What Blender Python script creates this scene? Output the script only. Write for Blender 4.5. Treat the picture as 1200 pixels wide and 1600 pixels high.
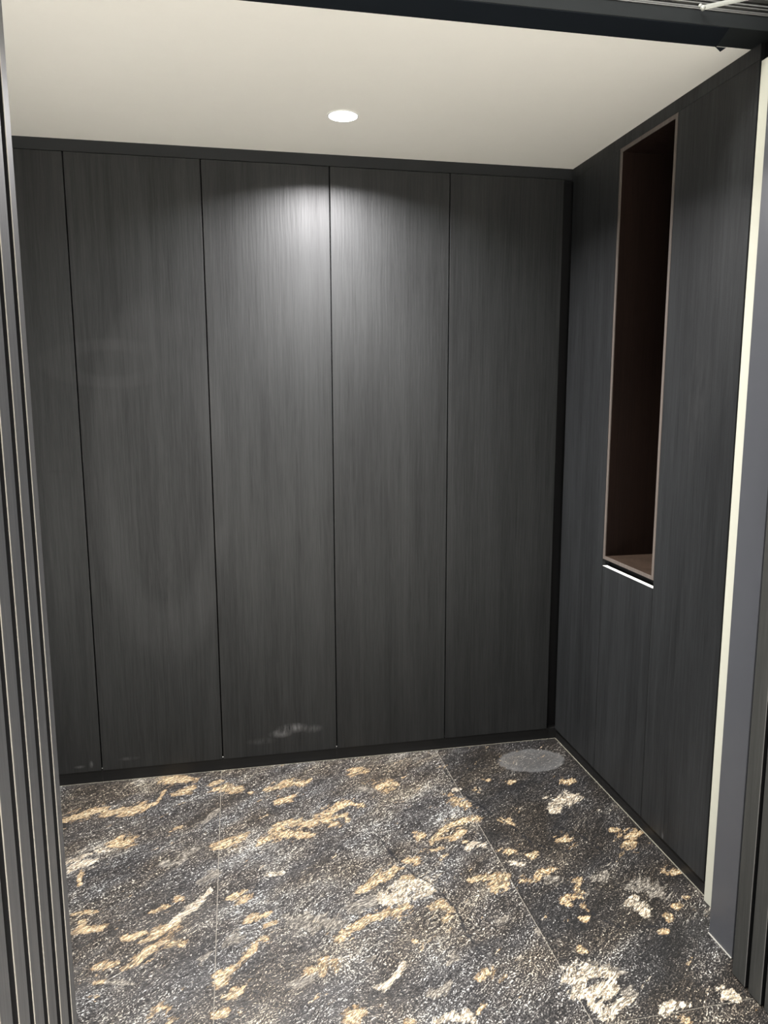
import bpy, bmesh, math, random
import numpy as np
from mathutils import Matrix, Vector

random.seed(4)
scn = bpy.context.scene
for o in list(bpy.data.objects):
    bpy.data.objects.remove(o)
col = scn.collection

# ------------------------------------------------------------------ camera
cam_d = bpy.data.cameras.new('camera')
cam = bpy.data.objects.new('camera', cam_d)
col.objects.link(cam)
cam_d.sensor_fit = 'VERTICAL'
cam_d.sensor_height = 36.0
cam_d.lens = 1166.24 * 36.0 / 1600.0
cam_d.clip_start = 0.02
cam.matrix_world = Matrix((
    (0.98066723, 0.03267238, -0.19293599, -1.40905),
    (-0.19566203, 0.14933290, -0.96923478, -3.04708),
    (-0.00285551, 0.98824703, 0.15283862, 1.57211),
    (0, 0, 0, 1)))
scn.camera = cam

# ------------------------------------------------------------------ view, world, unseen hall lamps
scn.view_settings.view_transform = 'Standard'
scn.view_settings.look = 'None'
scn.view_settings.gamma = 1.0
scn.view_settings.use_curve_mapping = False
scn.view_settings.exposure = 0.0

world = bpy.data.worlds.new('hall')
scn.world = world
world.use_nodes = True
bg = world.node_tree.nodes['Background']
bg.inputs[0].default_value = (1.0, 0.97, 0.92, 1)
bg.inputs[1].default_value = 1.15


def unseen_lamp(loc, aim, size, power, color, spread=180):
    d = bpy.data.lights.new('unseen_light', 'AREA')
    d.shape = 'RECTANGLE'
    d.size, d.size_y = size
    d.energy = power
    d.color = color
    d.spread = math.radians(spread)
    o = bpy.data.objects.new('unseen_light', d)
    o.location = loc
    o.rotation_euler = (Vector(aim) - Vector(loc)).to_track_quat('-Z', 'Y').to_euler()
    col.objects.link(o)


# overhead lamps assumed in the unseen hall in front
unseen_lamp((-2.1, -2.3, 4.2), (-0.6, -1.1, 0.2), (1.4, 0.3), 170, (1.0, 0.97, 0.92))
unseen_lamp((0.9, -4.6, 4.3), (-0.6, -0.5, 0.8), (2.4, 0.5), 12, (0.95, 0.97, 1.0))


unseen_lamp((-1.2, -4.6, 4.3), (-1.2, -4.5, 0.0), (3.0, 1.5), 660, (1.0, 0.97, 0.93), 75)  # added lamp: floods the pale floor so light bounces up to the ceiling


# ------------------------------------------------------------------ node helpers
class NT:
    def __init__(self, name):
        self.m = bpy.data.materials.new(name)
        self.m.use_nodes = True
        self.t = self.m.node_tree
        self.b = self.t.nodes['Principled BSDF']

    def n(self, typ, **kw):
        nd = self.t.nodes.new(typ)
        for k, v in kw.items():
            setattr(nd, k, v)
        return nd

    def ln(self, a, b):
        self.t.links.new(a, b)

    def math(self, op, a, b=None, c=None, clamp=False):
        nd = self.n('ShaderNodeMath', operation=op, use_clamp=clamp)
        for i, v in enumerate((a, b, c)):
            if v is None:
                continue
            if isinstance(v, (int, float)):
                nd.inputs[i].default_value = v
            else:
                self.ln(v, nd.inputs[i])
        return nd.outputs[0]

    def mapping(self, src, scale=(1, 1, 1), rot=(0, 0, 0), loc=(0, 0, 0)):
        nd = self.n('ShaderNodeMapping')
        nd.inputs['Scale'].default_value = scale
        nd.inputs['Rotation'].default_value = rot
        nd.inputs['Location'].default_value = loc
        self.ln(src, nd.inputs['Vector'])
        return nd.outputs[0]

    def noise(self, vec, scale, detail=4, rough=0.55, dist=0.0):
        nd = self.n('ShaderNodeTexNoise')
        nd.inputs['Scale'].default_value = scale
        nd.inputs['Detail'].default_value = detail
        nd.inputs['Roughness'].default_value = rough
        nd.inputs['Distortion'].default_value = dist
        self.ln(vec, nd.inputs['Vector'])
        return nd.outputs['Fac']

    def ramp(self, fac, stops, interp='LINEAR'):
        nd = self.n('ShaderNodeValToRGB')
        cr = nd.color_ramp
        cr.interpolation = interp
        while len(cr.elements) < len(stops):
            cr.elements.new(0.5)
        for e, (p, c) in zip(cr.elements, stops):
            e.position = p
            e.color = (c, c, c, 1) if isinstance(c, (int, float)) else (*c, 1)
        self.ln(fac, nd.inputs[0])
        return nd.outputs[0]

    def mix(self, fac, a, b, blend='MIX'):
        nd = self.n('ShaderNodeMix', data_type='RGBA', blend_type=blend)
        for s, v in ((nd.inputs[0], fac), (nd.inputs[6], a), (nd.inputs[7], b)):
            if isinstance(v, (int, float)):
                s.default_value = v
            elif isinstance(v, tuple):
                s.default_value = (*v, 1)
            else:
                self.ln(v, s)
        return nd.outputs[2]

    def bump(self, h, strength, dist, prev=None):
        nd = self.n('ShaderNodeBump')
        nd.inputs['Strength'].default_value = strength
        nd.inputs['Distance'].default_value = dist
        self.ln(h, nd.inputs['Height'])
        if prev is not None:
            self.ln(prev, nd.inputs['Normal'])
        return nd.outputs[0]

    def pos(self):
        return self.n('ShaderNodeNewGeometry').outputs['Position']


def plain(name, color, rough=0.5, spec=0.5, metallic=0.0, mottling=0.06, bump=0.0):
    t = NT(name)
    p = t.pos()
    f = t.noise(p, 14, 5)
    c2 = tuple(min(1, c * (1 - mottling * 2)) for c in color)
    t.ln(t.mix(f, color, c2), t.b.inputs['Base Color'])
    t.b.inputs['Roughness'].default_value = rough
    t.b.inputs['Specular IOR Level'].default_value = spec
    t.b.inputs['Metallic'].default_value = metallic
    if bump:
        t.ln(t.bump(t.noise(p, 320, 3), bump, 0.001), t.b.inputs['Normal'])
    return t.m


def dark_oak(name, dark, light, rough=0.46, smears=(), spec=0.5):
    """black stained oak veneer, grain runs vertically; every object gets its own piece of grain"""
    t = NT(name)
    tc = t.n('ShaderNodeTexCoord')
    oi = t.n('ShaderNodeObjectInfo')
    off = t.n('ShaderNodeVectorMath', operation='SCALE')
    off.inputs[0].default_value = (13.0, 7.0, 5.0)
    t.ln(oi.outputs['Random'], off.inputs['Scale'])
    add = t.n('ShaderNodeVectorMath', operation='ADD')
    t.ln(tc.outputs['Object'], add.inputs[0])
    t.ln(off.outputs[0], add.inputs[1])
    v = add.outputs[0]
    fine = t.noise(t.mapping(v, (420, 420, 9)), 1, 3, 0.6)
    mid = t.noise(t.mapping(v, (75, 75, 2.2)), 1, 4, 0.6, 0.6)
    wide = t.noise(t.mapping(v, (11, 11, 0.8)), 1, 3, 0.5)
    w = t.n('ShaderNodeTexWave', wave_type='BANDS', bands_direction='X', wave_profile='SIN')
    w.inputs['Scale'].default_value = 9.0
    w.inputs['Distortion'].default_value = 9.0
    w.inputs['Detail'].default_value = 3.0
    w.inputs['Detail Scale'].default_value = 1.0
    t.ln(t.mapping(v, (2.6, 2.6, 0.42)), w.inputs['Vector'])
    s = t.math('ADD', t.math('MULTIPLY', fine, 0.36), t.math('MULTIPLY', mid, 0.30))
    s = t.math('ADD', s, t.math('MULTIPLY', wide, 0.34))
    c = t.mix(t.ramp(s, [(0.39, 0.0), (0.62, 1.0)]), dark, light)
    r = t.math('ADD', t.math('MULTIPLY', t.ramp(s, [(0.35, 1.0), (0.65, 0.0)]), 0.12), rough)
    # hand smears and scuffs, real dirt with a shape of its own, placed on the object
    if smears:
        p = t.pos()
        sep = t.n('ShaderNodeSeparateXYZ')
        t.ln(p, sep.inputs[0])
        grain = t.ramp(t.noise(t.mapping(p, (60, 60, 14)), 1, 4, 0.65), [(0.35, 0.0), (0.65, 1.0)])
        soft = t.ramp(t.noise(t.mapping(p, (3.5, 3.5, 2.5)), 1, 2, 0.5, 0.5), [(0.35, 0.2), (0.6, 1.0)])
        for axis, kind, cx, cz, rx, rz, th, amt in smears:
            ux = t.math('DIVIDE', t.math('SUBTRACT', sep.outputs[axis], cx), rx)
            uz = t.math('DIVIDE', t.math('SUBTRACT', sep.outputs[2], cz), rz)
            d = t.math('SQRT', t.math('ADD', t.math('MULTIPLY', ux, ux), t.math('MULTIPLY', uz, uz)))
            if kind == 'ring':
                d = t.math('DIVIDE', t.math('ABSOLUTE', t.math('SUBTRACT', d, 1.0)), th)
                k = t.math('MULTIPLY', t.ramp(d, [(0.45, 1.0), (1.0, 0.0)]), soft)
            else:
                k = t.math('MULTIPLY', t.ramp(d, [(0.1, 1.0), (1.0, 0.0)]), grain)
            k = t.math('MULTIPLY', k, abs(amt))
            c = t.mix(k, c, (0.30, 0.30, 0.30) if amt > 0 else (0.006, 0.006, 0.006))
    t.ln(c, t.b.inputs['Base Color'])
    t.ln(r, t.b.inputs['Roughness'])
    t.b.inputs['Specular IOR Level'].default_value = spec
    h = t.math('ADD', t.math('MULTIPLY', fine, 0.5), t.math('MULTIPLY', w.outputs['Fac'], 0.2))
    h = t.math('ADD', h, t.math('MULTIPLY', mid, 0.5))
    t.ln(t.bump(h, 0.55, 0.0009), t.b.inputs['Normal'])
    return t.m


def stone():
    """leathered black granite with gold and cream inclusions; r = inclusion, g = crack, b = tone (vertex data)"""
    t = NT('leathered_granite')
    p = t.pos()
    at = t.n('ShaderNodeAttribute', attribute_name='stone')
    sp = t.n('ShaderNodeSeparateColor')
    t.ln(at.outputs['Color'], sp.inputs[0])
    ang = math.radians(-38)
    flow = t.mapping(p, (1, 1, 1), (0, 0, ang))
    wob = t.n('ShaderNodeTexNoise')
    wob.inputs['Scale'].default_value = 7.0
    t.ln(flow, wob.inputs['Vector'])
    wv = t.n('ShaderNodeVectorMath', operation='MULTIPLY_ADD')
    t.ln(wob.outputs['Color'], wv.inputs[0])
    wv.inputs[1].default_value = (0.06, 0.06, 0)
    t.ln(flow, wv.inputs[2])
    fv = wv.outputs[0]
    # mineral grain
    g1 = t.noise(t.mapping(fv, (150, 230, 1)), 1, 2, 0.75)
    g2 = t.noise(t.mapping(fv, (38, 105, 1)), 1, 4, 0.75)
    zone = t.noise(t.mapping(fv, (3.0, 7.5, 1)), 1, 4, 0.65)
    slab = at.outputs['Alpha']
    g = t.math('ADD', t.math('MULTIPLY', t.math('SUBTRACT', g1, 0.5), 1.15), t.math('MULTIPLY', t.math('SUBTRACT', g2, 0.5), 0.75))
    g = t.math('ADD', g, t.math('MULTIPLY', t.math('SUBTRACT', zone, 0.5), 0.55))
    g = t.math('ADD', g, t.math('MULTIPLY', t.math('SUBTRACT', slab, 0.5), 0.25))
    g = t.math('ADD', g, 0.5)
    base = t.ramp(g, [(0.37, (0.008, 0.008, 0.008)), (0.48, (0.022, 0.021, 0.021)), (0.565, (0.055, 0.051, 0.050)),
                      (0.64, (0.155, 0.146, 0.141)), (0.73, (0.66, 0.70, 0.67))])
    tint = t.ramp(t.noise(t.mapping(fv, (2.2, 5, 1), (0, 0, 0), (3, 1, 0)), 1, 3), [(0.40, (1, 0.99, 0.98)), (0.60, (1.0, 0.87, 0.70))])
    base = t.mix(1.0, base, tint, 'MULTIPLY')
    # inclusions with ragged, streaky outlines
    e1 = t.noise(t.mapping(fv, (13, 36, 1)), 1, 6, 0.66, 0.4)
    e2 = t.noise(t.mapping(fv, (80, 200, 1)), 1, 4, 0.7)
    e3 = t.noise(t.mapping(fv, (20, 85, 1), (0, 0, 0), (5, 2, 0)), 1, 4, 0.7, 0.6)
    e4 = t.noise(t.mapping(fv, (9, 24, 1), (0, 0, 0), (1, 7, 0)), 1, 5, 0.7)
    v = t.math('ADD', sp.outputs[0], t.math('MULTIPLY', t.math('SUBTRACT', e1, 0.5), 2.8))
    v = t.math('ADD', v, t.math('MULTIPLY', t.math('SUBTRACT', e2, 0.5), 0.8))
    # small stray flecks between the big inclusions
    stray = t.math('ADD', t.math('MULTIPLY', t.math('SUBTRACT', e4, 0.585), 8.0), t.math('MULTIPLY', t.math('SUBTRACT', e2, 0.5), 1.6))
    v = t.math('MAXIMUM', v, stray)
    vm = t.ramp(v, [(0.44, 0.0), (0.60, 1.0)])
    rim = t.ramp(v, [(0.50, 1.0), (0.85, 0.0)])
    vc = t.ramp(e2, [(0.32, (0.09, 0.055, 0.028)), (0.43, (0.30, 0.21, 0.11)), (0.53, (0.55, 0.44, 0.27)), (0.65, (0.80, 0.72, 0.56))])
    vcc = t.ramp(e2, [(0.32, (0.13, 0.09, 0.055)), (0.42, (0.36, 0.28, 0.19)), (0.53, (0.58, 0.51, 0.39)), (0.65, (0.80, 0.77, 0.69))])
    vcg = t.ramp(e2, [(0.36, (0.05, 0.045, 0.04)), (0.48, (0.15, 0.135, 0.115)), (0.66, (0.50, 0.46, 0.38))])
    gold = t.mix(t.math('MULTIPLY', rim, 0.7), vc, (0.26, 0.135, 0.045))
    tone = sp.outputs[2]
    k1 = t.math('MULTIPLY', tone, 2.0, clamp=True)
    k2 = t.math('SUBTRACT', t.math('MULTIPLY', tone, 2.0), 1.0, clamp=True)
    vein = t.mix(k1, gold, vcc)
    vein = t.mix(k2, vein, vcg)
    # dark threads running through the inclusions
    thr = t.math('ABSOLUTE', t.math('SUBTRACT', e3, 0.5))
    thread = t.ramp(thr, [(0.014, 1.0), (0.060, 0.0)])
    vein = t.mix(t.math('MULTIPLY', thread, 0.75), vein, (0.035, 0.026, 0.018))
    c = t.mix(vm, base, vein)
    ck = t.math('ADD', sp.outputs[1], t.math('MULTIPLY', t.math('SUBTRACT', e1, 0.5), 2.6))
    c = t.mix(t.ramp(ck, [(0.55, 0.0), (0.80, 0.9)]), c, (0.008, 0.008, 0.009))
    c = t.mix(t.math('MULTIPLY', thread, t.ramp(zone, [(0.5, 0.0), (0.4, 0.55)])), c, (0.010, 0.010, 0.010))
    # dusty, wiped oval near the corner
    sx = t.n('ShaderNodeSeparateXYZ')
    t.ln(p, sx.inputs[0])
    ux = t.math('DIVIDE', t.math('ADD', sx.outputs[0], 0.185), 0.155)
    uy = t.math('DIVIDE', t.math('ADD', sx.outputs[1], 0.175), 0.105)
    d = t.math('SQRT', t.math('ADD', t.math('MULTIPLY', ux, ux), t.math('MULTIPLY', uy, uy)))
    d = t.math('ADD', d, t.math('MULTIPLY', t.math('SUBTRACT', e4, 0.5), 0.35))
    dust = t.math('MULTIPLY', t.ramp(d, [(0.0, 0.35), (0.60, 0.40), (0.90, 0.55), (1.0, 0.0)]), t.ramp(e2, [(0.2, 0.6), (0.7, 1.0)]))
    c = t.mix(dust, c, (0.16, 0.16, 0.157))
    t.ln(c, t.b.inputs['Base Color'])
    rr = t.ramp(g1, [(0.3, 0.30), (0.7, 0.55)])
    t.ln(rr, t.b.inputs['Roughness'])
    hb = t.math('ADD', t.math('MULTIPLY', g1, 0.5), t.math('MULTIPLY', g2, 1.0))
    hb = t.math('ADD', hb, t.math('MULTIPLY', vm, 0.25))
    hb = t.math('ADD', hb, t.math('MULTIPLY', e1, 1.0))
    t.ln(t.bump(hb, 0.7, 0.0035), t.b.inputs['Normal'])
    return t.m


def emitter(name, color, strength):
    t = NT(name)
    t.b.inputs['Base Color'].default_value = (0.9, 0.9, 0.9, 1)
    t.b.inputs['Emission Color'].default_value = (*color, 1)
    t.b.inputs['Emission Strength'].default_value = strength
    return t.m


# smears: (axis 0=x|1=y, kind, centre, centre z, radius, radius z, thickness, amount)
DOOR_SMEARS = (
    (0, 'ring', -1.70, 1.22, 0.22, 0.60, 0.28, 0.025),
    (0, 'ring', -1.86, 1.70, 0.20, 0.07, 0.40, 0.018),
    (0, 'spot', -1.69, 0.80, 0.05, 0.50, 0, 0.02),
    (0, 'spot', -1.255, 0.145, 0.055, 0.022, 0, 0.40),
    (0, 'spot', -1.205, 0.165, 0.075, 0.026, 0, 0.38),
    (0, 'spot', -1.12, 0.155, 0.050, 0.022, 0, 0.22),
    (0, 'spot', -1.34, 0.118, 0.070, 0.018, 0, 0.10),
    (0, 'spot', -2.075, 0.078, 0.025, 0.008, 0, 0.28),
    (0, 'spot', -2.030, 0.085, 0.010, 0.018, 0, 0.28),
    (0, 'spot', -1.88, 0.095, 0.05, 0.010, 0, 0.14),
    (0, 'spot', -2.085, 1.29, 0.050, 0.012, 0, -0.6),
    (0, 'spot', -2.010, 1.10, 0.014, 0.014, 0, -0.6),
    (0, 'spot', -0.81, 2.245, 0.010, 0.008, 0, -0.7),
)
SIDE_SMEARS = (
    (1, 'spot', -0.896, 0.066, 0.006, 0.022, 0, 0.5),
    (1, 'spot', -0.93, 1.02, 0.006, 0.05, 0, -0.6),
    (1, 'spot', -0.95, 1.55, 0.10, 0.25, 0, 0.03),
)
M_DOOR = dark_oak('black_oak_doors', (0.0045, 0.0049, 0.0050), (0.0185, 0.0195, 0.0195), 0.45, DOOR_SMEARS, 0.36)
M_SIDE = dark_oak('black_oak_side', (0.008, 0.0087, 0.0092), (0.023, 0.0245, 0.0255), 0.46, SIDE_SMEARS, 0.28)
M_SLAT = dark_oak('charcoal_slats', (0.050, 0.052, 0.056), (0.085, 0.086, 0.088), 0.42)
M_SLAT2 = dark_oak('black_slats', (0.022, 0.023, 0.022), (0.045, 0.046, 0.043), 0.46, (), 0.35)
M_BLACK = plain('black_laminate', (0.010, 0.011, 0.012), 0.55)
M_PLINTH = plain('black_plinth', (0.008, 0.008, 0.008), 0.5, 0.3, bump=0.1)
M_FILLER = plain('dark_filler', (0.026, 0.028, 0.030), 0.5, bump=0.1)
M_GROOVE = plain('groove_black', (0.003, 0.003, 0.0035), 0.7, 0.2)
M_FILLER2 = plain('black_filler', (0.010, 0.0115, 0.0125), 0.55, 0.35, bump=0.1)
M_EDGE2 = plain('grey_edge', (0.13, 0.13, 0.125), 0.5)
M_EDGE = plain('pale_edge', (0.33, 0.31, 0.27), 0.5)
M_CEIL = plain('ceiling_paint', (0.775, 0.763, 0.708), 0.85, 0.3, mottling=0.015)
M_BOUNCE = plain('bounce_floor', (0.72, 0.70, 0.66), 0.6, mottling=0.04)
M_WALL = plain('partition_paint', (0.30, 0.30, 0.30), 0.8)
M_CREAM = plain('cream_board', (0.50, 0.50, 0.42), 0.5, mottling=0.03)
M_CAP = plain('grey_cap', (0.22, 0.22, 0.21), 0.6)
M_GREY = plain('grey_lacquer', (0.066, 0.069, 0.078), 0.32, mottling=0.05)
M_BEAM = plain('beam_paint', (0.013, 0.0152, 0.016), 0.55, 0.2, bump=0.15)
M_FILM = plain('black_film', (0.004, 0.0065, 0.010), 0.7, 0.2)
M_ALU = plain('aluminium', (0.24, 0.24, 0.23), 0.42, metallic=0.6, mottling=0.15)
M_ALU2 = plain('aluminium_groove', (0.05, 0.05, 0.048), 0.5, metallic=0.3)
M_ROD = plain('rod_metal', (0.36, 0.37, 0.34), 0.3, metallic=0.4)
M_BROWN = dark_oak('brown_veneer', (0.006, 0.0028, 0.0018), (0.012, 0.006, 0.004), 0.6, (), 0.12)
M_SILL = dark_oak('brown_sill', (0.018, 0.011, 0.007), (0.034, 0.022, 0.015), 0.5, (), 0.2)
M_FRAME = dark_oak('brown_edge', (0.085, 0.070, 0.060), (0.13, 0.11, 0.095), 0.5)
M_WHITE = plain('white_trim', (0.80, 0.80, 0.78), 0.4)
M_SEAL2 = plain('sealant_light', (0.40, 0.39, 0.35), 0.5)
M_SEAL = plain('sealant', (0.24, 0.23, 0.18), 0.5)
M_LED = emitter('led_diffuser', (1.0, 0.97, 0.92), 22.0)
M_STONE = stone()
M_GROUT = plain('grout', (0.27, 0.25, 0.21), 0.8)


# ------------------------------------------------------------------ mesh helpers
def box_bm(bm, lo, hi, bevel=0.0, mat=0):
    vs = bmesh.ops.create_cube(bm, size=1.0)['verts']
    for v in vs:
        for i in range(3):
            v.co[i] = lo[i] + (v.co[i] + 0.5) * (hi[i] - lo[i])
    fs = {f for v in vs for f in v.link_faces}
    for f in fs:
        f.material_index = mat
    if bevel:
        es = {e for v in vs for e in v.link_edges}
        r = bmesh.ops.bevel(bm, geom=list(es), offset=bevel, segments=2, affect='EDGES', profile=0.5)
        for f in r['faces']:
            f.material_index = mat
    return bm


def prism_bm(bm, pts, z0, z1, mat=0):
    """vertical prism over plan outline"""
    a = [bm.verts.new((x, y, z0)) for x, y in pts]
    b = [bm.verts.new((x, y, z1)) for x, y in pts]
    n = len(pts)
    fs = [bm.faces.new(a[::-1]), bm.faces.new(b)]
    for i in range(n):
        fs.append(bm.faces.new((a[i], a[(i + 1) % n], b[(i + 1) % n], b[i])))
    for f in fs:
        f.material_index = mat
    return bm


def obj(name, bm, mats, parent=None, origin=(0, 0, 0)):
    bmesh.ops.recalc_face_normals(bm, faces=bm.faces)
    me = bpy.data.meshes.new(name)
    off = Vector(origin)
    for v in bm.verts:
        v.co -= off
    bm.to_mesh(me)
    bm.free()
    for m in (mats if isinstance(mats, (list, tuple)) else [mats]):
        me.materials.append(m)
    o = bpy.data.objects.new(name, me)
    col.objects.link(o)
    if parent:
        o.parent = parent
        o.location = off - parent.location
    else:
        o.location = off
    return o


def box(name, lo, hi, mat, parent=None, bevel=0.0):
    c = ((lo[0] + hi[0]) / 2, (lo[1] + hi[1]) / 2, lo[2])
    return obj(name, box_bm(bmesh.new(), lo, hi, bevel), mat, parent, c)


def structure(o):
    o['kind'] = 'structure'
    return o


def tag(o, label, cat, group=None):
    o['label'] = label
    o['category'] = cat
    if group:
        o['group'] = group
    return o


def thing(name, loc, label, cat, group=None):
    o = bpy.data.objects.new(name, None)
    o.empty_display_size = 0.1
    o.location = loc
    col.objects.link(o)
    return tag(o, label, cat, group)


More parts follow.
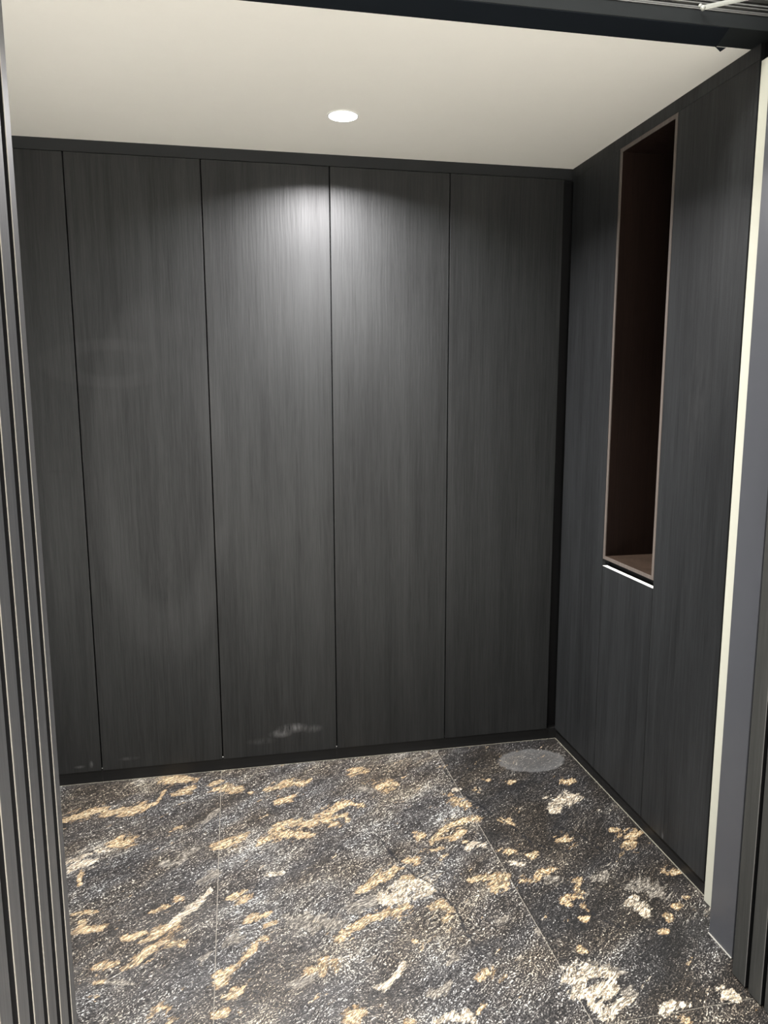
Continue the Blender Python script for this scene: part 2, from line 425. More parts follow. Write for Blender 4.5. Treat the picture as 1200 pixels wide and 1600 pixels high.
H = 2.5
VEINS = [
    (0, [(-2.086, -0.263, 0.022), (-2.044, -0.242, 0.0257), (-1.971, -0.219, 0.0272), (-1.897, -0.249, 0.0254), (-1.835, -0.239, 0.022), (-1.79, -0.217, 0.0191), (-1.756, -0.2, 0.0062), (-1.731, -0.115, 0.0043)]),
    (0, [(-1.746, -0.034, 0.0219), (-1.691, -0.028, 0.0362), (-1.638, -0.048, 0.0198)]),
    (0, [(-1.699, -0.155, 0.0084), (-1.642, -0.134, 0.0152), (-1.593, -0.092, 0.0093)]),
    (0, [(-1.55, -0.101, 0.0104), (-1.516, -0.09, 0.0105)]),
    (0, [(-1.517, -0.147, 0.0275), (-1.496, -0.142, 0.0215)]),
    (0, [(-1.465, -0.165, 0.0242), (-1.446, -0.161, 0.0189)]),
    (0, [(-1.392, -0.208, 0.0089), (-1.385, -0.206, 0.0069)]),
    (0, [(-1.333, -0.197, 0.0093), (-1.285, -0.173, 0.0159), (-1.231, -0.149, 0.0191), (-1.181, -0.177, 0.0158), (-1.151, -0.147, 0.008)]),
    (0, [(-1.296, -0.302, 0.0112), (-1.257, -0.278, 0.0208), (-1.235, -0.259, 0.0132)]),
    (2, [(-1.57, -0.383, 0.0068), (-1.543, -0.344, 0.0109), (-1.524, -0.31, 0.0066)]),
    (0, [(-1.508, -0.546, 0.0176), (-1.471, -0.527, 0.0219), (-1.434, -0.501, 0.0148), (-1.41, -0.486, 0.0075)]),
    (0, [(-1.375, -0.567, 0.0061), (-1.343, -0.527, 0.0176), (-1.304, -0.507, 0.0309), (-1.266, -0.522, 0.0186), (-1.182, -0.539, 0.0107)]),
    (0, [(-1.309, -0.458, 0.0069), (-1.252, -0.44, 0.0139), (-1.19, -0.46, 0.0139)]),
    (0, [(-1.185, -0.49, 0.009), (-1.141, -0.448, 0.0182), (-1.096, -0.479, 0.0155)]),
    (0, [(-1.686, -0.422, 0.0053), (-1.657, -0.4, 0.008)]),
    (0, [(-1.878, -0.457, 0.0194), (-1.846, -0.451, 0.0282), (-1.82, -0.456, 0.0129)]),
    (1, [(-1.92, -0.488, 0.0149), (-1.89, -0.494, 0.0099)]),
    (1, [(-1.947, -0.508, 0.0072), (-1.942, -0.507, 0.0056)]),
    (1, [(-2.003, -0.563, 0.0078), (-1.971, -0.551, 0.0325), (-1.944, -0.551, 0.0151)]),
    (0, [(-1.963, -0.594, 0.0069), (-1.955, -0.675, 0.004)]),
    (2, [(-1.692, -0.614, 0.0117), (-1.663, -0.62, 0.0149), (-1.636, -0.614, 0.0067), (-1.624, -0.573, 0.0118), (-1.586, -0.543, 0.0096)]),
    (1, [(-1.341, -0.739, 0.0068), (-1.292, -0.745, 0.0091)]),
    (0, [(-1.47, -0.838, 0.0082), (-1.44, -0.842, 0.0228), (-1.423, -0.837, 0.0104)]),
    (2, [(-1.573, -0.742, 0.0061), (-1.533, -0.705, 0.0163), (-1.519, -0.702, 0.0093)]),
    (1, [(-1.646, -0.931, 0.0093), (-1.63, -0.896, 0.0114), (-1.599, -0.873, 0.0144), (-1.563, -0.83, 0.0088), (-1.531, -0.783, 0.0054)]),
    (0, [(-1.726, -0.982, 0.0056), (-1.685, -0.968, 0.0128), (-1.657, -0.947, 0.0201), (-1.634, -0.928, 0.013)]),
    (0, [(-1.709, -0.86, 0.0051), (-1.679, -0.842, 0.0102), (-1.666, -0.834, 0.0061)]),
    (0, [(-1.635, -0.812, 0.0115), (-1.624, -0.81, 0.009)]),
    (0, [(-1.949, -0.821, 0.0053), (-1.91, -0.815, 0.0077), (-1.877, -0.821, 0.0058)]),
    (0, [(-1.911, -0.858, 0.0058), (-1.894, -0.899, 0.017), (-1.864, -0.9, 0.0141), (-1.841, -0.891, 0.0081)]),
    (0, [(-1.778, -0.95, 0.011), (-1.748, -0.951, 0.0173), (-1.725, -0.942, 0.0058)]),
    (0, [(-1.755, -1.082, 0.0081), (-1.729, -1.054, 0.0115), (-1.698, -1.018, 0.0145), (-1.664, -1.004, 0.0105), (-1.61, -1.01, 0.0105)]),
    (0, [(-1.85, -1.066, 0.0069), (-1.82, -1.06, 0.012), (-1.781, -1.056, 0.0069)]),
    (0, [(-1.839, -1.115, 0.0045), (-1.822, -1.119, 0.0089)]),
    (2, [(-1.793, -1.125, 0.0045), (-1.759, -1.131, 0.0042), (-1.718, -1.147, 0.0042)]),
    (2, [(-1.551, -1.107, 0.0093), (-1.543, -1.084, 0.0134)]),
    (0, [(-1.419, -0.958, 0.0092), (-1.393, -0.944, 0.0154), (-1.364, -0.94, 0.0116)]),
    (0, [(-1.356, -0.99, 0.0129), (-1.337, -0.984, 0.0093)]),
    (0, [(-1.38, -1.039, 0.0087), (-1.365, -1.043, 0.007)]),
    (2, [(-1.469, -1.03, 0.0178), (-1.451, -1.025, 0.0144)]),
    (0, [(-1.491, -1.197, 0.0143), (-1.498, -1.165, 0.0151), (-1.475, -1.146, 0.0105), (-1.44, -1.113, 0.0119), (-1.409, -1.077, 0.0113), (-1.396, -1.054, 0.0057)]),
    (0, [(-1.48, -1.237, 0.009), (-1.463, -1.233, 0.0164), (-1.444, -1.229, 0.009)]),
    (2, [(-1.295, -0.974, 0.0142), (-1.26, -0.99, 0.0205), (-1.222, -0.993, 0.0291), (-1.141, -1.019, 0.02)]),
    (1, [(-1.235, -0.991, 0.0127), (-1.21, -1.001, 0.0126)]),
    (2, [(-1.31, -1.23, 0.0045), (-1.27, -1.227, 0.0061)]),
    (0, [(-1.241, -1.197, 0.0168), (-1.221, -1.195, 0.0131)]),
    (0, [(-1.673, -1.264, 0.0087), (-1.648, -1.245, 0.0133), (-1.632, -1.241, 0.0074)]),
    (0, [(-1.517, -1.296, 0.007), (-1.485, -1.292, 0.0099)]),
    (0, [(-0.965, -0.131, 0.0182), (-0.93, -0.11, 0.0214)]),
    (2, [(-0.963, -0.256, 0.0127), (-0.915, -0.283, 0.0126)]),
    (0, [(-0.876, -0.265, 0.0162), (-0.856, -0.252, 0.0331), (-0.816, -0.251, 0.0134)]),
    (0, [(-1.237, -0.451, 0.0191), (-1.199, -0.466, 0.0108), (-1.157, -0.452, 0.0144), (-1.104, -0.411, 0.0143), (-1.029, -0.349, 0.0145), (-0.964, -0.391, 0.0115)]),
    (0, [(-1.102, -0.457, 0.008), (-1.041, -0.432, 0.0083), (-1.041, -0.484, 0.0041)]),
    (0, [(-0.807, -0.633, 0.0179), (-0.789, -0.63, 0.014)]),
    (0, [(-0.773, -0.689, 0.0032), (-0.745, -0.642, 0.0125), (-0.686, -0.606, 0.0154), (-0.618, -0.57, 0.0132), (-0.575, -0.564, 0.0159)]),
    (0, [(-0.735, -0.664, 0.0118), (-0.692, -0.653, 0.0142), (-0.648, -0.641, 0.0119)]),
    (0, [(-0.601, -0.429, 0.0265), (-0.583, -0.456, 0.0185)]),
    (1, [(-0.572, -0.346, 0.0109), (-0.561, -0.344, 0.0085)]),
    (1, [(-0.657, -0.745, 0.0074), (-0.616, -0.715, 0.0154), (-0.596, -0.726, 0.0128)]),
    (0, [(-0.654, -0.696, 0.0086), (-0.644, -0.694, 0.0067)]),
    (0, [(-0.781, -0.72, 0.006), (-0.734, -0.717, 0.006)]),
    (0, [(-0.881, -0.768, 0.0115), (-0.858, -0.766, 0.0183)]),
    (0, [(-1.067, -0.889, 0.0055), (-1.028, -0.864, 0.0127), (-0.978, -0.83, 0.0182), (-0.936, -0.798, 0.0202), (-0.906, -0.798, 0.0113)]),
    (2, [(-1.085, -0.958, 0.0281), (-1.042, -0.946, 0.0246)]),
    (1, [(-0.994, -0.945, 0.018), (-0.948, -0.924, 0.0308), (-0.901, -0.901, 0.0459), (-0.86, -0.909, 0.0377)]),
    (0, [(-0.916, -0.842, 0.011), (-0.883, -0.855, 0.011)]),
    (0, [(-0.967, -1.011, 0.0171), (-0.922, -0.991, 0.0121)]),
    (0, [(-1.18, -1.071, 0.0088), (-1.161, -1.075, 0.0127), (-1.119, -1.047, 0.0118), (-1.077, -1.028, 0.0141), (-1.021, -1.01, 0.0159), (-0.985, -0.998, 0.0107)]),
    (0, [(-0.85, -1.005, 0.0074), (-0.822, -1.001, 0.0183), (-0.801, -1.025, 0.0109)]),
    (0, [(-0.835, -1.072, 0.0062), (-0.81, -1.058, 0.0063)]),
    (2, [(-0.978, -1.121, 0.0061), (-0.956, -1.108, 0.0061)]),
    (0, [(-0.939, -1.143, 0.006), (-0.932, -1.143, 0.0047)]),
    (0, [(-0.7, -0.903, 0.0084), (-0.655, -0.901, 0.0089), (-0.615, -0.915, 0.0273), (-0.586, -0.915, 0.0211)]),
    (0, [(-0.64, -0.965, 0.0139), (-0.589, -0.943, 0.0123)]),
    (2, [(-0.678, -1.109, 0.0047), (-0.646, -1.096, 0.0095)]),
    (2, [(-1.299, -1.236, 0.006), (-1.264, -1.228, 0.0068), (-1.231, -1.196, 0.0111)]),
    (0, [(-1.221, -1.214, 0.0062), (-1.205, -1.177, 0.0171), (-1.18, -1.17, 0.0063)]),
    (2, [(-1.079, -1.186, 0.0075), (-1.066, -1.181, 0.0061)]),
    (1, [(-1.08, -1.288, 0.0084), (-1.049, -1.279, 0.009), (-1.02, -1.254, 0.0086), (-0.993, -1.216, 0.0075)]),
    (2, [(-0.871, -1.245, 0.0039), (-0.847, -1.225, 0.0079)]),
    (0, [(-0.801, -1.314, 0.0073), (-0.776, -1.296, 0.0123)]),
    (0, [(-0.752, -1.332, 0.0036), (-0.727, -1.314, 0.0049)]),
    (2, [(-0.945, -1.338, 0.0082), (-0.914, -1.333, 0.0136), (-0.885, -1.313, 0.005)]),
    (0, [(-1.175, -1.375, 0.0128), (-1.151, -1.367, 0.0198), (-1.128, -1.364, 0.008)]),
    (0, [(-1.15, -1.337, 0.0062), (-1.142, -1.336, 0.0048)]),
    (1, [(-0.947, -1.428, 0.0088), (-0.906, -1.423, 0.0132), (-0.868, -1.431, 0.0132)]),
    (0, [(-0.843, -1.422, 0.0055), (-0.818, -1.4, 0.0056)]),
    (0, [(-1.027, -1.415, 0.0064), (-1.011, -1.415, 0.0052)]),
    (0, [(-0.48, -0.584, 0.0082), (-0.456, -0.61, 0.0141), (-0.443, -0.62, 0.0084)]),
    (0, [(-0.437, -0.296, 0.0113), (-0.426, -0.294, 0.0088)]),
    (0, [(-0.341, -0.334, 0.0137), (-0.327, -0.331, 0.0107)]),
    (0, [(-0.522, -0.785, 0.0172), (-0.5, -0.79, 0.0098)]),
    (1, [(-0.529, -0.845, 0.0096), (-0.503, -0.857, 0.0119)]),
    (0, [(-0.456, -0.818, 0.0104), (-0.43, -0.81, 0.0083)]),
    (0, [(-0.523, -0.945, 0.0173), (-0.489, -0.952, 0.0074), (-0.453, -0.92, 0.0125), (-0.416, -0.904, 0.0143)]),
    (2, [(-0.572, -1.168, 0.0073), (-0.57, -1.195, 0.0058)]),
    (0, [(-0.114, -0.378, 0.021), (-0.089, -0.374, 0.0121)]),
    (1, [(-0.26, -0.569, 0.0141), (-0.213, -0.524, 0.0333), (-0.159, -0.503, 0.0317), (-0.115, -0.488, 0.0124)]),
    (0, [(-0.315, -0.75, 0.0104), (-0.297, -0.754, 0.0233)]),
    (0, [(-0.094, -0.736, 0.0106), (-0.081, -0.734, 0.0083)]),
    (0, [(-0.073, -0.779, 0.021), (-0.051, -0.784, 0.0177), (-0.014, -0.764, 0.0125)]),
    (0, [(-0.082, -0.824, 0.0228), (-0.056, -0.823, 0.0092)]),
    (0, [(-0.444, -0.916, 0.0143), (-0.406, -0.9, 0.0126)]),
    (2, [(-0.439, -0.954, 0.0161), (-0.42, -0.952, 0.0126)]),
    (2, [(-0.289, -0.976, 0.015), (-0.247, -0.967, 0.0151)]),
    (0, [(-0.359, -0.978, 0.0136), (-0.331, -0.967, 0.0069)]),
    (0, [(-0.38, -1.007, 0.012), (-0.369, -1.031, 0.0099)]),
    (0, [(-0.434, -1.06, 0.0146), (-0.433, -1.08, 0.0112)]),
    (0, [(-0.409, -1.052, 0.0133), (-0.392, -1.05, 0.0103)]),
    (0, [(-0.392, -1.093, 0.0091), (-0.384, -1.12, 0.0054)]),
    (0, [(-0.414, -1.149, 0.0077), (-0.404, -1.149, 0.006)]),
    (2, [(-0.358, -1.054, 0.0026), (-0.337, -1.027, 0.0039)]),
    (2, [(-0.191, -1.046, 0.0169), (-0.137, -1.057, 0.0343), (-0.127, -1.091, 0.026)]),
    (1, [(-0.215, -1.089, 0.0097), (-0.227, -1.122, 0.0212), (-0.221, -1.163, 0.0122)]),
    (0, [(-0.043, -0.998, 0.0101), (-0.019, -0.997, 0.0181)]),
    (0, [(-0.111, -1.153, 0.0124), (-0.094, -1.152, 0.0097)]),
    (0, [(-0.161, -1.204, 0.0078), (-0.159, -1.19, 0.0094)]),
    (0, [(-0.214, -1.251, 0.0099), (-0.2, -1.25, 0.0077)]),
    (0, [(-0.054, -1.123, 0.0064), (-0.045, -1.122, 0.005)]),
    (1, [(-0.559, -1.371, 0.0152), (-0.517, -1.349, 0.0259), (-0.476, -1.357, 0.0256), (-0.438, -1.357, 0.0172)]),
    (1, [(-0.562, -1.416, 0.0174), (-0.525, -1.416, 0.0268), (-0.475, -1.403, 0.0247)]),
    (1, [(-0.534, -1.457, 0.0139), (-0.525, -1.487, 0.0149), (-0.477, -1.476, 0.0102), (-0.447, -1.453, 0.0124)]),
    (1, [(-0.38, -1.516, 0.006), (-0.361, -1.506, 0.011), (-0.324, -1.496, 0.0114), (-0.288, -1.507, 0.0086)]),
    (1, [(-0.179, -1.493, 0.016), (-0.161, -1.504, 0.0145), (-0.157, -1.516, 0.0064)]),
    (0, [(-0.323, -1.541, 0.0098), (-0.341, -1.551, 0.0068)]),
    (0, [(-0.479, -1.271, 0.0106), (-0.469, -1.277, 0.007)]),
    (2, [(-0.474, -1.313, 0.0051), (-0.407, -1.371, 0.0084)]),
    (2, [(-0.439, -1.435, 0.0118), (-0.421, -1.434, 0.0092)]),
    (0, [(-0.133, -1.553, 0.0054), (-0.124, -1.553, 0.0042)])]
CRACKS = [
    [(-0.939, -0.629), (-0.915, -0.736), (-0.872, -0.84), (-0.828, -0.894), (-0.781, -1.029), (-0.784, -1.125), (-0.77, -1.224)],
    [(-0.583, -0.182), (-0.563, -0.363), (-0.529, -0.452), (-0.494, -0.551), (-0.446, -0.648), (-0.42, -0.748), (-0.369, -0.798)],
    [(-0.325, -0.601), (-0.302, -0.663), (-0.235, -0.719), (-0.202, -0.819), (-0.201, -0.894)],
    [(-0.388, -1.099), (-0.364, -1.163), (-0.311, -1.221)],
    [(-0.299, -1.2), (-0.216, -1.226)],
    [(-0.565, -1.15), (-0.537, -1.211)],
    [(-0.834, -1.36), (-0.814, -1.407), (-0.767, -1.438)]]


# ------------------------------------------------------------------ floor slabs
XJ = (-1.5106, -0.5665)
YJ = -1.520
GAP = 0.0010


def seg_field(P, a, b, ra, rb):
    ax, ay = a
    bx, by = b
    dx, dy = bx - ax, by - ay
    L2 = dx * dx + dy * dy + 1e-9
    s = np.clip(((P[:, 0] - ax) * dx + (P[:, 1] - ay) * dy) / L2, 0, 1)
    d = np.hypot(P[:, 0] - ax - s * dx, P[:, 1] - ay - s * dy)
    return d, ra + (rb - ra) * s


def stone_data(P, slab):
    n = len(P)
    best = np.full(n, -2.0)
    tone = np.zeros(n)
    TV = (0.0, 0.5, 1.0)
    for kind, pts in VEINS + EXTRA:
        xs = [q[0] for q in pts]
        ys = [q[1] for q in pts]
        m = (P[:, 0] > min(xs) - .12) & (P[:, 0] < max(xs) + .12) & (P[:, 1] > min(ys) - .12) & (P[:, 1] < max(ys) + .12)
        if not m.any():
            continue
        Q = P[m]
        f = np.full(len(Q), -2.0)
        for i in range(len(pts) - 1):
            d, r = seg_field(Q, pts[i][:2], pts[i + 1][:2], pts[i][2], pts[i + 1][2])
            f = np.maximum(f, 1 - d / (r * 2.2 + 0.003))
        idx = np.where(m)[0]
        w = f > best[idx]
        best[idx[w]] = f[w]
        tone[idx[w]] = TV[kind]
    crack = np.zeros(n)
    for pts in CRACKS:
        for i in range(len(pts) - 1):
            d, r = seg_field(P, pts[i], pts[i + 1], 0.007, 0.007)
            crack = np.maximum(crack, np.clip(1 - d / (r * 1.6), 0, 1))
    out = np.zeros((n, 4), dtype=np.float32)
    out[:, 0] = np.clip(best * 0.85 + 0.10, -1.2, 1)
    out[:, 1] = crack
    out[:, 2] = tone
    out[:, 3] = slab
    return out


rs = random.Random(11)
EXTRA = []
for i in range(90):      # inclusions of the slabs outside the photographed part
    while True:
        x, y = rs.uniform(-3.2, 1.0), rs.uniform(-6.0, 0.0)
        if not (-2.2 < x < 0 and y > -1.62):
            break
    L, a, w = rs.uniform(0.02, 0.22), math.radians(rs.uniform(15, 60)), rs.uniform(0.006, 0.03)
    EXTRA.append((rs.choice((0, 0, 1, 2)), [(x, y, w * .6), (x + L * .5 * math.cos(a), y + L * .5 * math.sin(a), w),
                                            (x + L * math.cos(a), y + L * math.sin(a), w * .4)]))

verts, faces, data = [], [], []


def slab_grid(x0, x1, y0, y1, step, tone):
    nx = max(1, int(round((x1 - x0) / step)))
    ny = max(1, int(round((y1 - y0) / step)))
    X, Y = np.meshgrid(np.linspace(x0, x1, nx + 1), np.linspace(y0, y1, ny + 1))
    P = np.stack([X.ravel(), Y.ravel()], 1)
    base = sum(len(v) for v in verts)
    verts.append(np.concatenate([P, np.zeros((len(P), 1))], 1))
    data.append(stone_data(P, tone))
    i = np.arange(nx)[None, :] + np.arange(ny)[:, None] * (nx + 1) + base
    i = i.ravel()
    faces.append(np.stack([i, i + 1, i + nx + 2, i + nx + 1], 1))


F = 0.006
slab_grid(-2.56, XJ[0] - GAP, YJ + GAP, 0.03, F, 0.52)
slab_grid(XJ[0] + GAP, XJ[1] - GAP, YJ + GAP, 0.03, F, 0.60)
slab_grid(XJ[1] + GAP, 0.10, YJ + GAP, 0.03, F, 0.30)
slab_grid(-2.56, XJ[0] - GAP, -2.6, YJ - GAP, 0.012, 0.52)
slab_grid(XJ[0] + GAP, XJ[1] - GAP, -2.6, YJ - GAP, 0.012, 0.60)
slab_grid(XJ[1] + GAP, 0.42, -2.6, YJ - GAP, 0.012, 0.40)
V = np.concatenate(verts)
Fc = np.concatenate(faces)
Dt = np.concatenate(data)
me = bpy.data.meshes.new('floor')
me.from_pydata(V.tolist(), [], Fc.tolist())
at = me.color_attributes.new('stone', 'FLOAT_COLOR', 'POINT')
at.data.foreach_set('color', Dt.ravel())
# the slabs' thickness and the grout bed below the joints
bm = bmesh.new()
bm.from_mesh(me)
box_bm(bm, (-2.56, -2.6, -0.05), (0.42, 0.03, -0.0012), mat=1)
bm.to_mesh(me)
bm.free()
me.materials.append(M_STONE)
me.materials.append(M_GROUT)
fl = bpy.data.objects.new('floor', me)
col.objects.link(fl)
structure(fl)
# unseen hall floor in front, made pale to bounce light onto the ceiling
structure(box('floor', (-5.0, -8.0, -0.05), (3.0, -2.602, 0.0), M_BOUNCE))

# ------------------------------------------------------------------ shell
structure(box('ceiling', (-2.56, -1.09, H), (0.50, 0.70, H + 0.16), M_CEIL))
structure(box('wall_back', (-2.62, 0.62, 0), (0.50, 0.70, H), M_WALL))
structure(box('wall_left', (-2.62, -1.19, 0), (-2.56, 0.62, H), M_WALL))
structure(box('wall_right', (0.44, -2.40, 0), (0.50, 0.62, H), M_WALL))
# cladding of the booth's outside
structure(box('wall_outer', (0.50, -2.40, 0), (1.90, -2.30, 2.62), M_BEAM))
# portal beam over the open front
structure(box('trim_1', (-2.62, -1.19, H), (0.50, -1.09, H + 0.034), M_BEAM, bevel=0.0012))
# fillers between cabinet tops and ceiling
structure(box('trim_2', (-2.56, 0.006, 2.458), (0.0006, 0.05, H), M_FILLER2))
structure(box('trim_3', (0.0008, -1.1315, 2.4600), (0.05, 0.06, H), M_SIDE))
# recessed channel panel in the corner
structure(box('trim_4', (-0.0345, 0.035, 0.052), (0.0205, 0.06, 2.4578), M_GROOVE))
structure(box('baseboard_back', (-0.0365, 0.006, 0.0), (0.0205, 0.05, 0.0515), M_PLINTH))
# black plinth of the right-hand cabinets
structure(box('baseboard_right', (0.008, -1.144, 0.0), (0.03, 0.0055, 0.051), M_PLINTH))
# sealant bead along the walls
bm = bmesh.new()
box_bm(bm, (0.0055, -1.144, 0.0), (0.008, 0.0, 0.002), mat=0)
box_bm(bm, (-2.56, 0.0042, 0.0), (0.008, 0.006, 0.0010), mat=0)
structure(obj('trim_5', bm, M_SEAL))

# ------------------------------------------------------------------ wardrobes on the back wall
def door(parent, x0, x1, name='door'):
    g = 0.0024
    return box(name, (x0 + g, 0.0, 0.0535), (x1 - g, 0.019, 2.4545), M_DOOR, parent, bevel=0.0008)


def wardrobe(seams, label):
    x0, x1 = seams[0], seams[-1]
    t = thing('wardrobe', ((x0 + x1) / 2, 0.30, 0.0), label, 'wardrobe', 'wardrobes along the back wall')
    box('carcass', (x0 + 0.0005, 0.024, 0.053), (x1 - 0.0005, 0.60, 2.4575), M_GROOVE, t)
    box('plinth', (x0 + 0.0006, 0.006, 0.0), (x1 - 0.0006, 0.022, 0.0515), M_PLINTH, t)
    for a, b in zip(seams, seams[1:]):
        door(t, a, b)
    return t


D = (-2.476, -1.989, -1.5023, -1.0151, -0.5283, -0.0371)
wardrobe((-2.555, D[0], D[1]), 'black oak wardrobe at the far left, partly hidden behind the slatted panel')
wardrobe((D[1], D[2], D[3]), 'black oak double wardrobe left of the downlight, pale scuff low on its right door')
w3 = wardrobe((D[3], D[4], D[5]), 'black oak double wardrobe in the back right corner, clean doors, beside the side cabinets')

# ------------------------------------------------------------------ cabinets on the right-hand wall
Y0, Y1, Y2, Y3 = -0.002, -0.3875, -0.7535, -1.132
G = 'cabinets along the right wall'


def side_door(parent, ya, yb, z0, z1, name='door'):
    g = 0.0015
    return box(name, (0.0, yb + g, z0), (0.019, ya - g, z1), M_SIDE, parent, bevel=0.0007)


t = thing('tall_cabinet', (0.22, (Y0 + Y1) / 2, 0.043), 'narrow tall black oak cabinet between the room corner and the open niche', 'cabinet', G)
box('carcass', (0.021, Y1 + .0005, 0.053), (0.43, Y0, 2.4605), M_BLACK, t)
side_door(t, Y0, Y1 + 0.0008, 0.0525, 2.459)

t = thing('tall_cabinet', (0.22, (Y2 + Y3) / 2, 0.043), 'tall black oak cabinet nearest the opening, between the open niche and the cream strip', 'cabinet', G)
box('carcass', (0.021, Y3 + .0005, 0.053), (0.43, Y2 - .0005, 2.4605), M_BLACK, t)
side_door(t, Y2, Y3, 0.0525, 2.459)

t = thing('niche_cabinet', (0.22, (Y1 + Y2) / 2, 0.043), 'black oak cabinet with a tall open brown-lined niche above its lower door', 'cabinet', G)
box('carcass', (0.021, Y2 + .0006, 0.053), (0.43, Y1 - .0006, 0.895), M_BLACK, t)
d = side_door(t, Y1, Y2, 0.0525, 0.9095)
e = box('top_edge', (0.0, Y2 + .002, 0.9096), (0.019, Y1 - .002, 0.9107), M_WHITE, t)
e['label'] = 'thin white edge strip on top of the lower door'
fr = 0.0135
a, b = Y2 + 0.0012, Y1 - 0.0012     # near, far
z0, z1 = 0.938, 2.4585
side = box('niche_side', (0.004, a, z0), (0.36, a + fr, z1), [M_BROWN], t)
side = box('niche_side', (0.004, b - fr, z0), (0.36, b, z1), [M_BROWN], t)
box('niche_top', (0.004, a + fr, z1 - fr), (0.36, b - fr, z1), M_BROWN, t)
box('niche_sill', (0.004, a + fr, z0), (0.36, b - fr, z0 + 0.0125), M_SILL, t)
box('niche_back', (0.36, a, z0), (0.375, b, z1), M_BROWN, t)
# paler front edging of the lining
bm = bmesh.new()
box_bm(bm, (0.0005, a, z0), (0.004, a + fr, z1))
box_bm(bm, (0.0005, b - fr, z0), (0.004, b, z1))
box_bm(bm, (0.0005, a + fr, z1 - fr), (0.004, b - fr, z1))
box_bm(bm, (0.0005, a + fr, z0), (0.004, b - fr, z0 + 0.0125))
e = obj('front_edging', bm, M_FRAME, t, (0.0, (a + b) / 2, z0))
e['label'] = 'paler brown front edging of the niche'
box('gap_panel', (0.030, Y2 + .001, 0.897), (0.035, Y1 - .001, 0.9378), M_GROOVE, t)

# ------------------------------------------------------------------ right-hand end: groove, cream board, grey panel, slats
structure(box('trim_6', (0.012, -1.1455, 0.0), (0.43, -1.1325, H), M_GROOVE))
t = thing('edge_board', (0.10, -1.23, 0), 'bright cream vertical strip between the dark cabinet and the grey panel', 'board')
box('board', (-0.006, -1.275, 0.0), (0.43, -1.146, 2.449), M_CREAM, t, bevel=0.0006)
c = box('cap', (-0.007, -1.275, 2.4495), (0.43, -1.19, 2.4995), M_CAP, t)
c['label'] = 'grey cap above the cream board'
tag(box('jamb_panel', (-0.080, -1.384, 0.0), (0.43, -1.2785, 2.60), M_GREY, None, bevel=0.0018),
    'smooth blue-grey lacquered vertical panel beside the cream strip', 'panel')
bm = bmesh.new()
box_bm(bm, (-0.0835, -1.384, 0.0), (-0.080, -1.2785, 0.0022))
structure(obj('trim_7', bm, M_SEAL2))


def slats(name, label, xf, side, ys, w, y_end_far, depth, x_back):
    """slatted cladding on a reveal; side=+1 faces -x (right jamb), -1 faces +x (left jamb)"""
    t = thing(name, (xf + side * 0.05, ys[0], 0), label, 'panel')
    lo, hi = sorted((xf + side * depth, x_back))
    box('backing', (lo, ys[-1] - 0.03, 0.0), (hi, y_end_far, 2.62), M_GROOVE, t)
    bm = bmesh.new()
    for i, (yn, yf) in enumerate(ys_pairs(ys, w)):
        a_, b_ = sorted((xf, xf + side * (depth - 0.0004)))
        box_bm(bm, (a_, yn, 0.004), (b_, yf, 2.62), bevel=0.0009, mat=0)
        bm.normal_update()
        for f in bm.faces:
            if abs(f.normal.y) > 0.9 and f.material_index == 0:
                f.material_index = 2  # gap shade put into the colour: slat sides blackened
        # pale strip along the near outer corner
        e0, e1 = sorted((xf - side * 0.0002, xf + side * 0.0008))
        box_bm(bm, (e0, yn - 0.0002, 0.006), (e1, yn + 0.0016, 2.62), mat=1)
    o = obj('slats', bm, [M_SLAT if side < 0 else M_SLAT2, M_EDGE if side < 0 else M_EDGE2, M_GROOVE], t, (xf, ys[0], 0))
    o['label'] = 'charcoal vertical slats with pale edges'
    return t


def ys_pairs(ys, w):
    return [(y, y + ww) for y, ww in zip(ys, w)]


ysr = [-1.4875 - 0.0612 * i for i in range(9)]
wr = [0.052] + [0.0475] * 8
slats('slatted_panel', 'dark charcoal slatted panel at the right edge beside the grey panel', -0.117, +1, ysr, wr, -1.4355, 0.016, 0.43)

XL = -1.685
ysl = [-1.948, -2.009, -2.069, -2.128, -2.186, -2.247, -2.308, -2.369, -2.43, -2.491, -2.552, -2.613]
wl = [0.027] + [0.0405] * 11
slats('slatted_panel', 'grey vertical slatted panel at the left edge of the opening, in the foreground', XL, -1, ysl, wl, -1.920, 0.012, -1.86)

# ------------------------------------------------------------------ beam details
bm = bmesh.new()
pts = [(-2.3, -1.1882), (-0.137, -1.1882), (-0.1055, -1.0905), (-2.3, -1.0905)]
prism_bm(bm, pts, 2.4982, 2.4998)
tip = [bm.verts.new(p) for p in ((-0.1085, -1.0907, 2.4985), (-0.076, -1.0907, 2.4985), (-0.0905, -1.088, 2.4885),
                                 (-0.1085, -1.0900, 2.4985), (-0.076, -1.0900, 2.4985), (-0.0905, -1.0873, 2.4885))]
for f in ((0, 1, 2), (5, 4, 3), (0, 3, 4, 1), (1, 4, 5, 2), (2, 5, 3, 0)):
    bm.faces.new([tip[i] for i in f])
tag(obj('black_film', bm, M_FILM, None, (-1.2, -1.14, 2.498)), 'matt black film strip stuck under the portal beam, one torn tip hanging down', 'film')

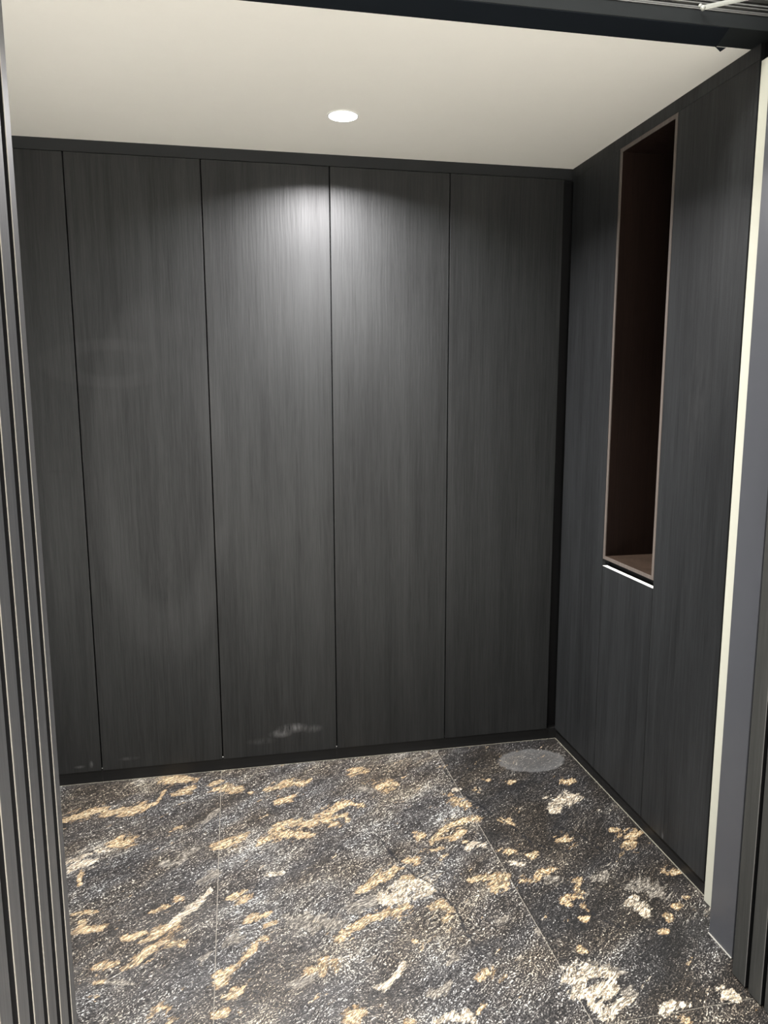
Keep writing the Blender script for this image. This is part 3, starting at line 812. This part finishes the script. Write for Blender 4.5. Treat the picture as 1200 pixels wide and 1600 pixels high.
# aluminium track above the beam
t = thing('metal_track', (-1.0, -1.19, 2.534), 'grooved aluminium track running along the top of the portal beam', 'track')
bm = bmesh.new()
prof = [(2.5345, 0.0), (2.5365, 0.004), (2.5400, -0.010), (2.5445, -0.003), (2.5500, -0.013), (2.5560, -0.004), (2.5610, -0.016), (2.5700, -0.008), (2.60, -0.014)]
box_bm(bm, (-2.6, -1.175, 2.5345), (0.50, -1.10, 2.62), mat=1)
for i, (z, dy) in enumerate(((2.5345, 0.017), (2.5415, 0.010), (2.5495, 0.014), (2.5600, 0.007), (2.5720, 0.016))):
    box_bm(bm, (-2.6, -1.175 - dy, z), (0.50, -1.1745, z + (0.0022 if i in (0, 2, 4) else 0.0035)), mat=0)
obj('rail', bm, [M_ALU, M_ALU2], t, (-1.0, -1.15, 2.534))


def rod_bm(bm, p0, p1, w, h):
    p0, p1 = Vector(p0), Vector(p1)
    d = (p1 - p0).normalized()
    s = d.cross(Vector((0, 0, 1))).normalized()
    u = s.cross(d).normalized()
    L = (p1 - p0).length
    n = 10
    rings = []
    for k in (0, 1):
        c = p0 + d * L * k
        rings.append([bm.verts.new(c + s * (w * math.cos(2 * math.pi * i / n)) + u * (h * math.sin(2 * math.pi * i / n))) for i in range(n)])
    for i in range(n):
        bm.faces.new((rings[0][i], rings[0][(i + 1) % n], rings[1][(i + 1) % n], rings[1][i]))
    bm.faces.new(rings[0][::-1])
    bm.faces.new(rings[1])


A = Vector((-0.230, -1.2125, 2.5270))
B = Vector((-0.020, -1.2820, 2.5610))
t = thing('support_rod', A, 'pale metal rod angling up from the track above the right end of the beam', 'rod')
bm = bmesh.new()
rod_bm(bm, A, B, 0.0032, 0.0060)
obj('rod', bm, M_ROD, t, A)
bm = bmesh.new()
for c_, r_ in ((A, 0.0068), (A + Vector((-0.001, 0.010, 0.009)), 0.0052)):
    m = bmesh.ops.create_uvsphere(bm, u_segments=16, v_segments=10, radius=r_)
    for v in m['verts']:
        v.co += c_
obj('end_joint', bm, M_ROD, t, A)

# ------------------------------------------------------------------ recessed downlight
LX, LY = -1.019, -0.405
t = thing('downlight', (LX, LY, H), 'small round lit downlight recessed in the white ceiling', 'ceiling light')
bm = bmesh.new()
n = 48
prof = [(0.0470, H - 0.0010), (0.0480, H - 0.0028), (0.0515, H - 0.0026), (0.0530, H - 0.0002)]
rings = [[bm.verts.new((LX + r * math.cos(2 * math.pi * i / n), LY + r * math.sin(2 * math.pi * i / n), z)) for i in range(n)] for r, z in prof]
for a_, b_ in zip(rings, rings[1:]):
    for i in range(n):
        bm.faces.new((a_[i], a_[(i + 1) % n], b_[(i + 1) % n], b_[i]))
obj('trim_ring', bm, M_WHITE, t, (LX, LY, H))
bm = bmesh.new()
r_ = 0.0475
lo = [bm.verts.new((LX + r_ * math.cos(2 * math.pi * i / n), LY + r_ * math.sin(2 * math.pi * i / n), H - 0.0022)) for i in range(n)]
cen = bm.verts.new((LX, LY, H - 0.0050))
for i in range(n):
    bm.faces.new((lo[i], cen, lo[(i + 1) % n]))
obj('diffuser', bm, M_LED, t, (LX, LY, H))
ld = bpy.data.lights.new('downlight_beam', 'AREA')
ld.shape = 'DISK'
ld.size = 0.075
ld.spread = math.radians(150)
ld.energy = 55
ld.color = (1.0, 0.975, 0.985)
lo_ = bpy.data.objects.new('downlight_beam', ld)
col.objects.link(lo_)
lo_.parent = t
lo_.location = (0, 0, -0.008)
sd = bpy.data.lights.new('downlight_core', 'SPOT')
sd.spot_size = math.radians(105)
sd.spot_blend = 1.0
sd.shadow_soft_size = 0.035
sd.energy = 150
sd.color = (1.0, 0.975, 0.96)
so_ = bpy.data.objects.new('downlight_core', sd)
col.objects.link(so_)
so_.parent = t
so_.location = (0, 0, -0.045)
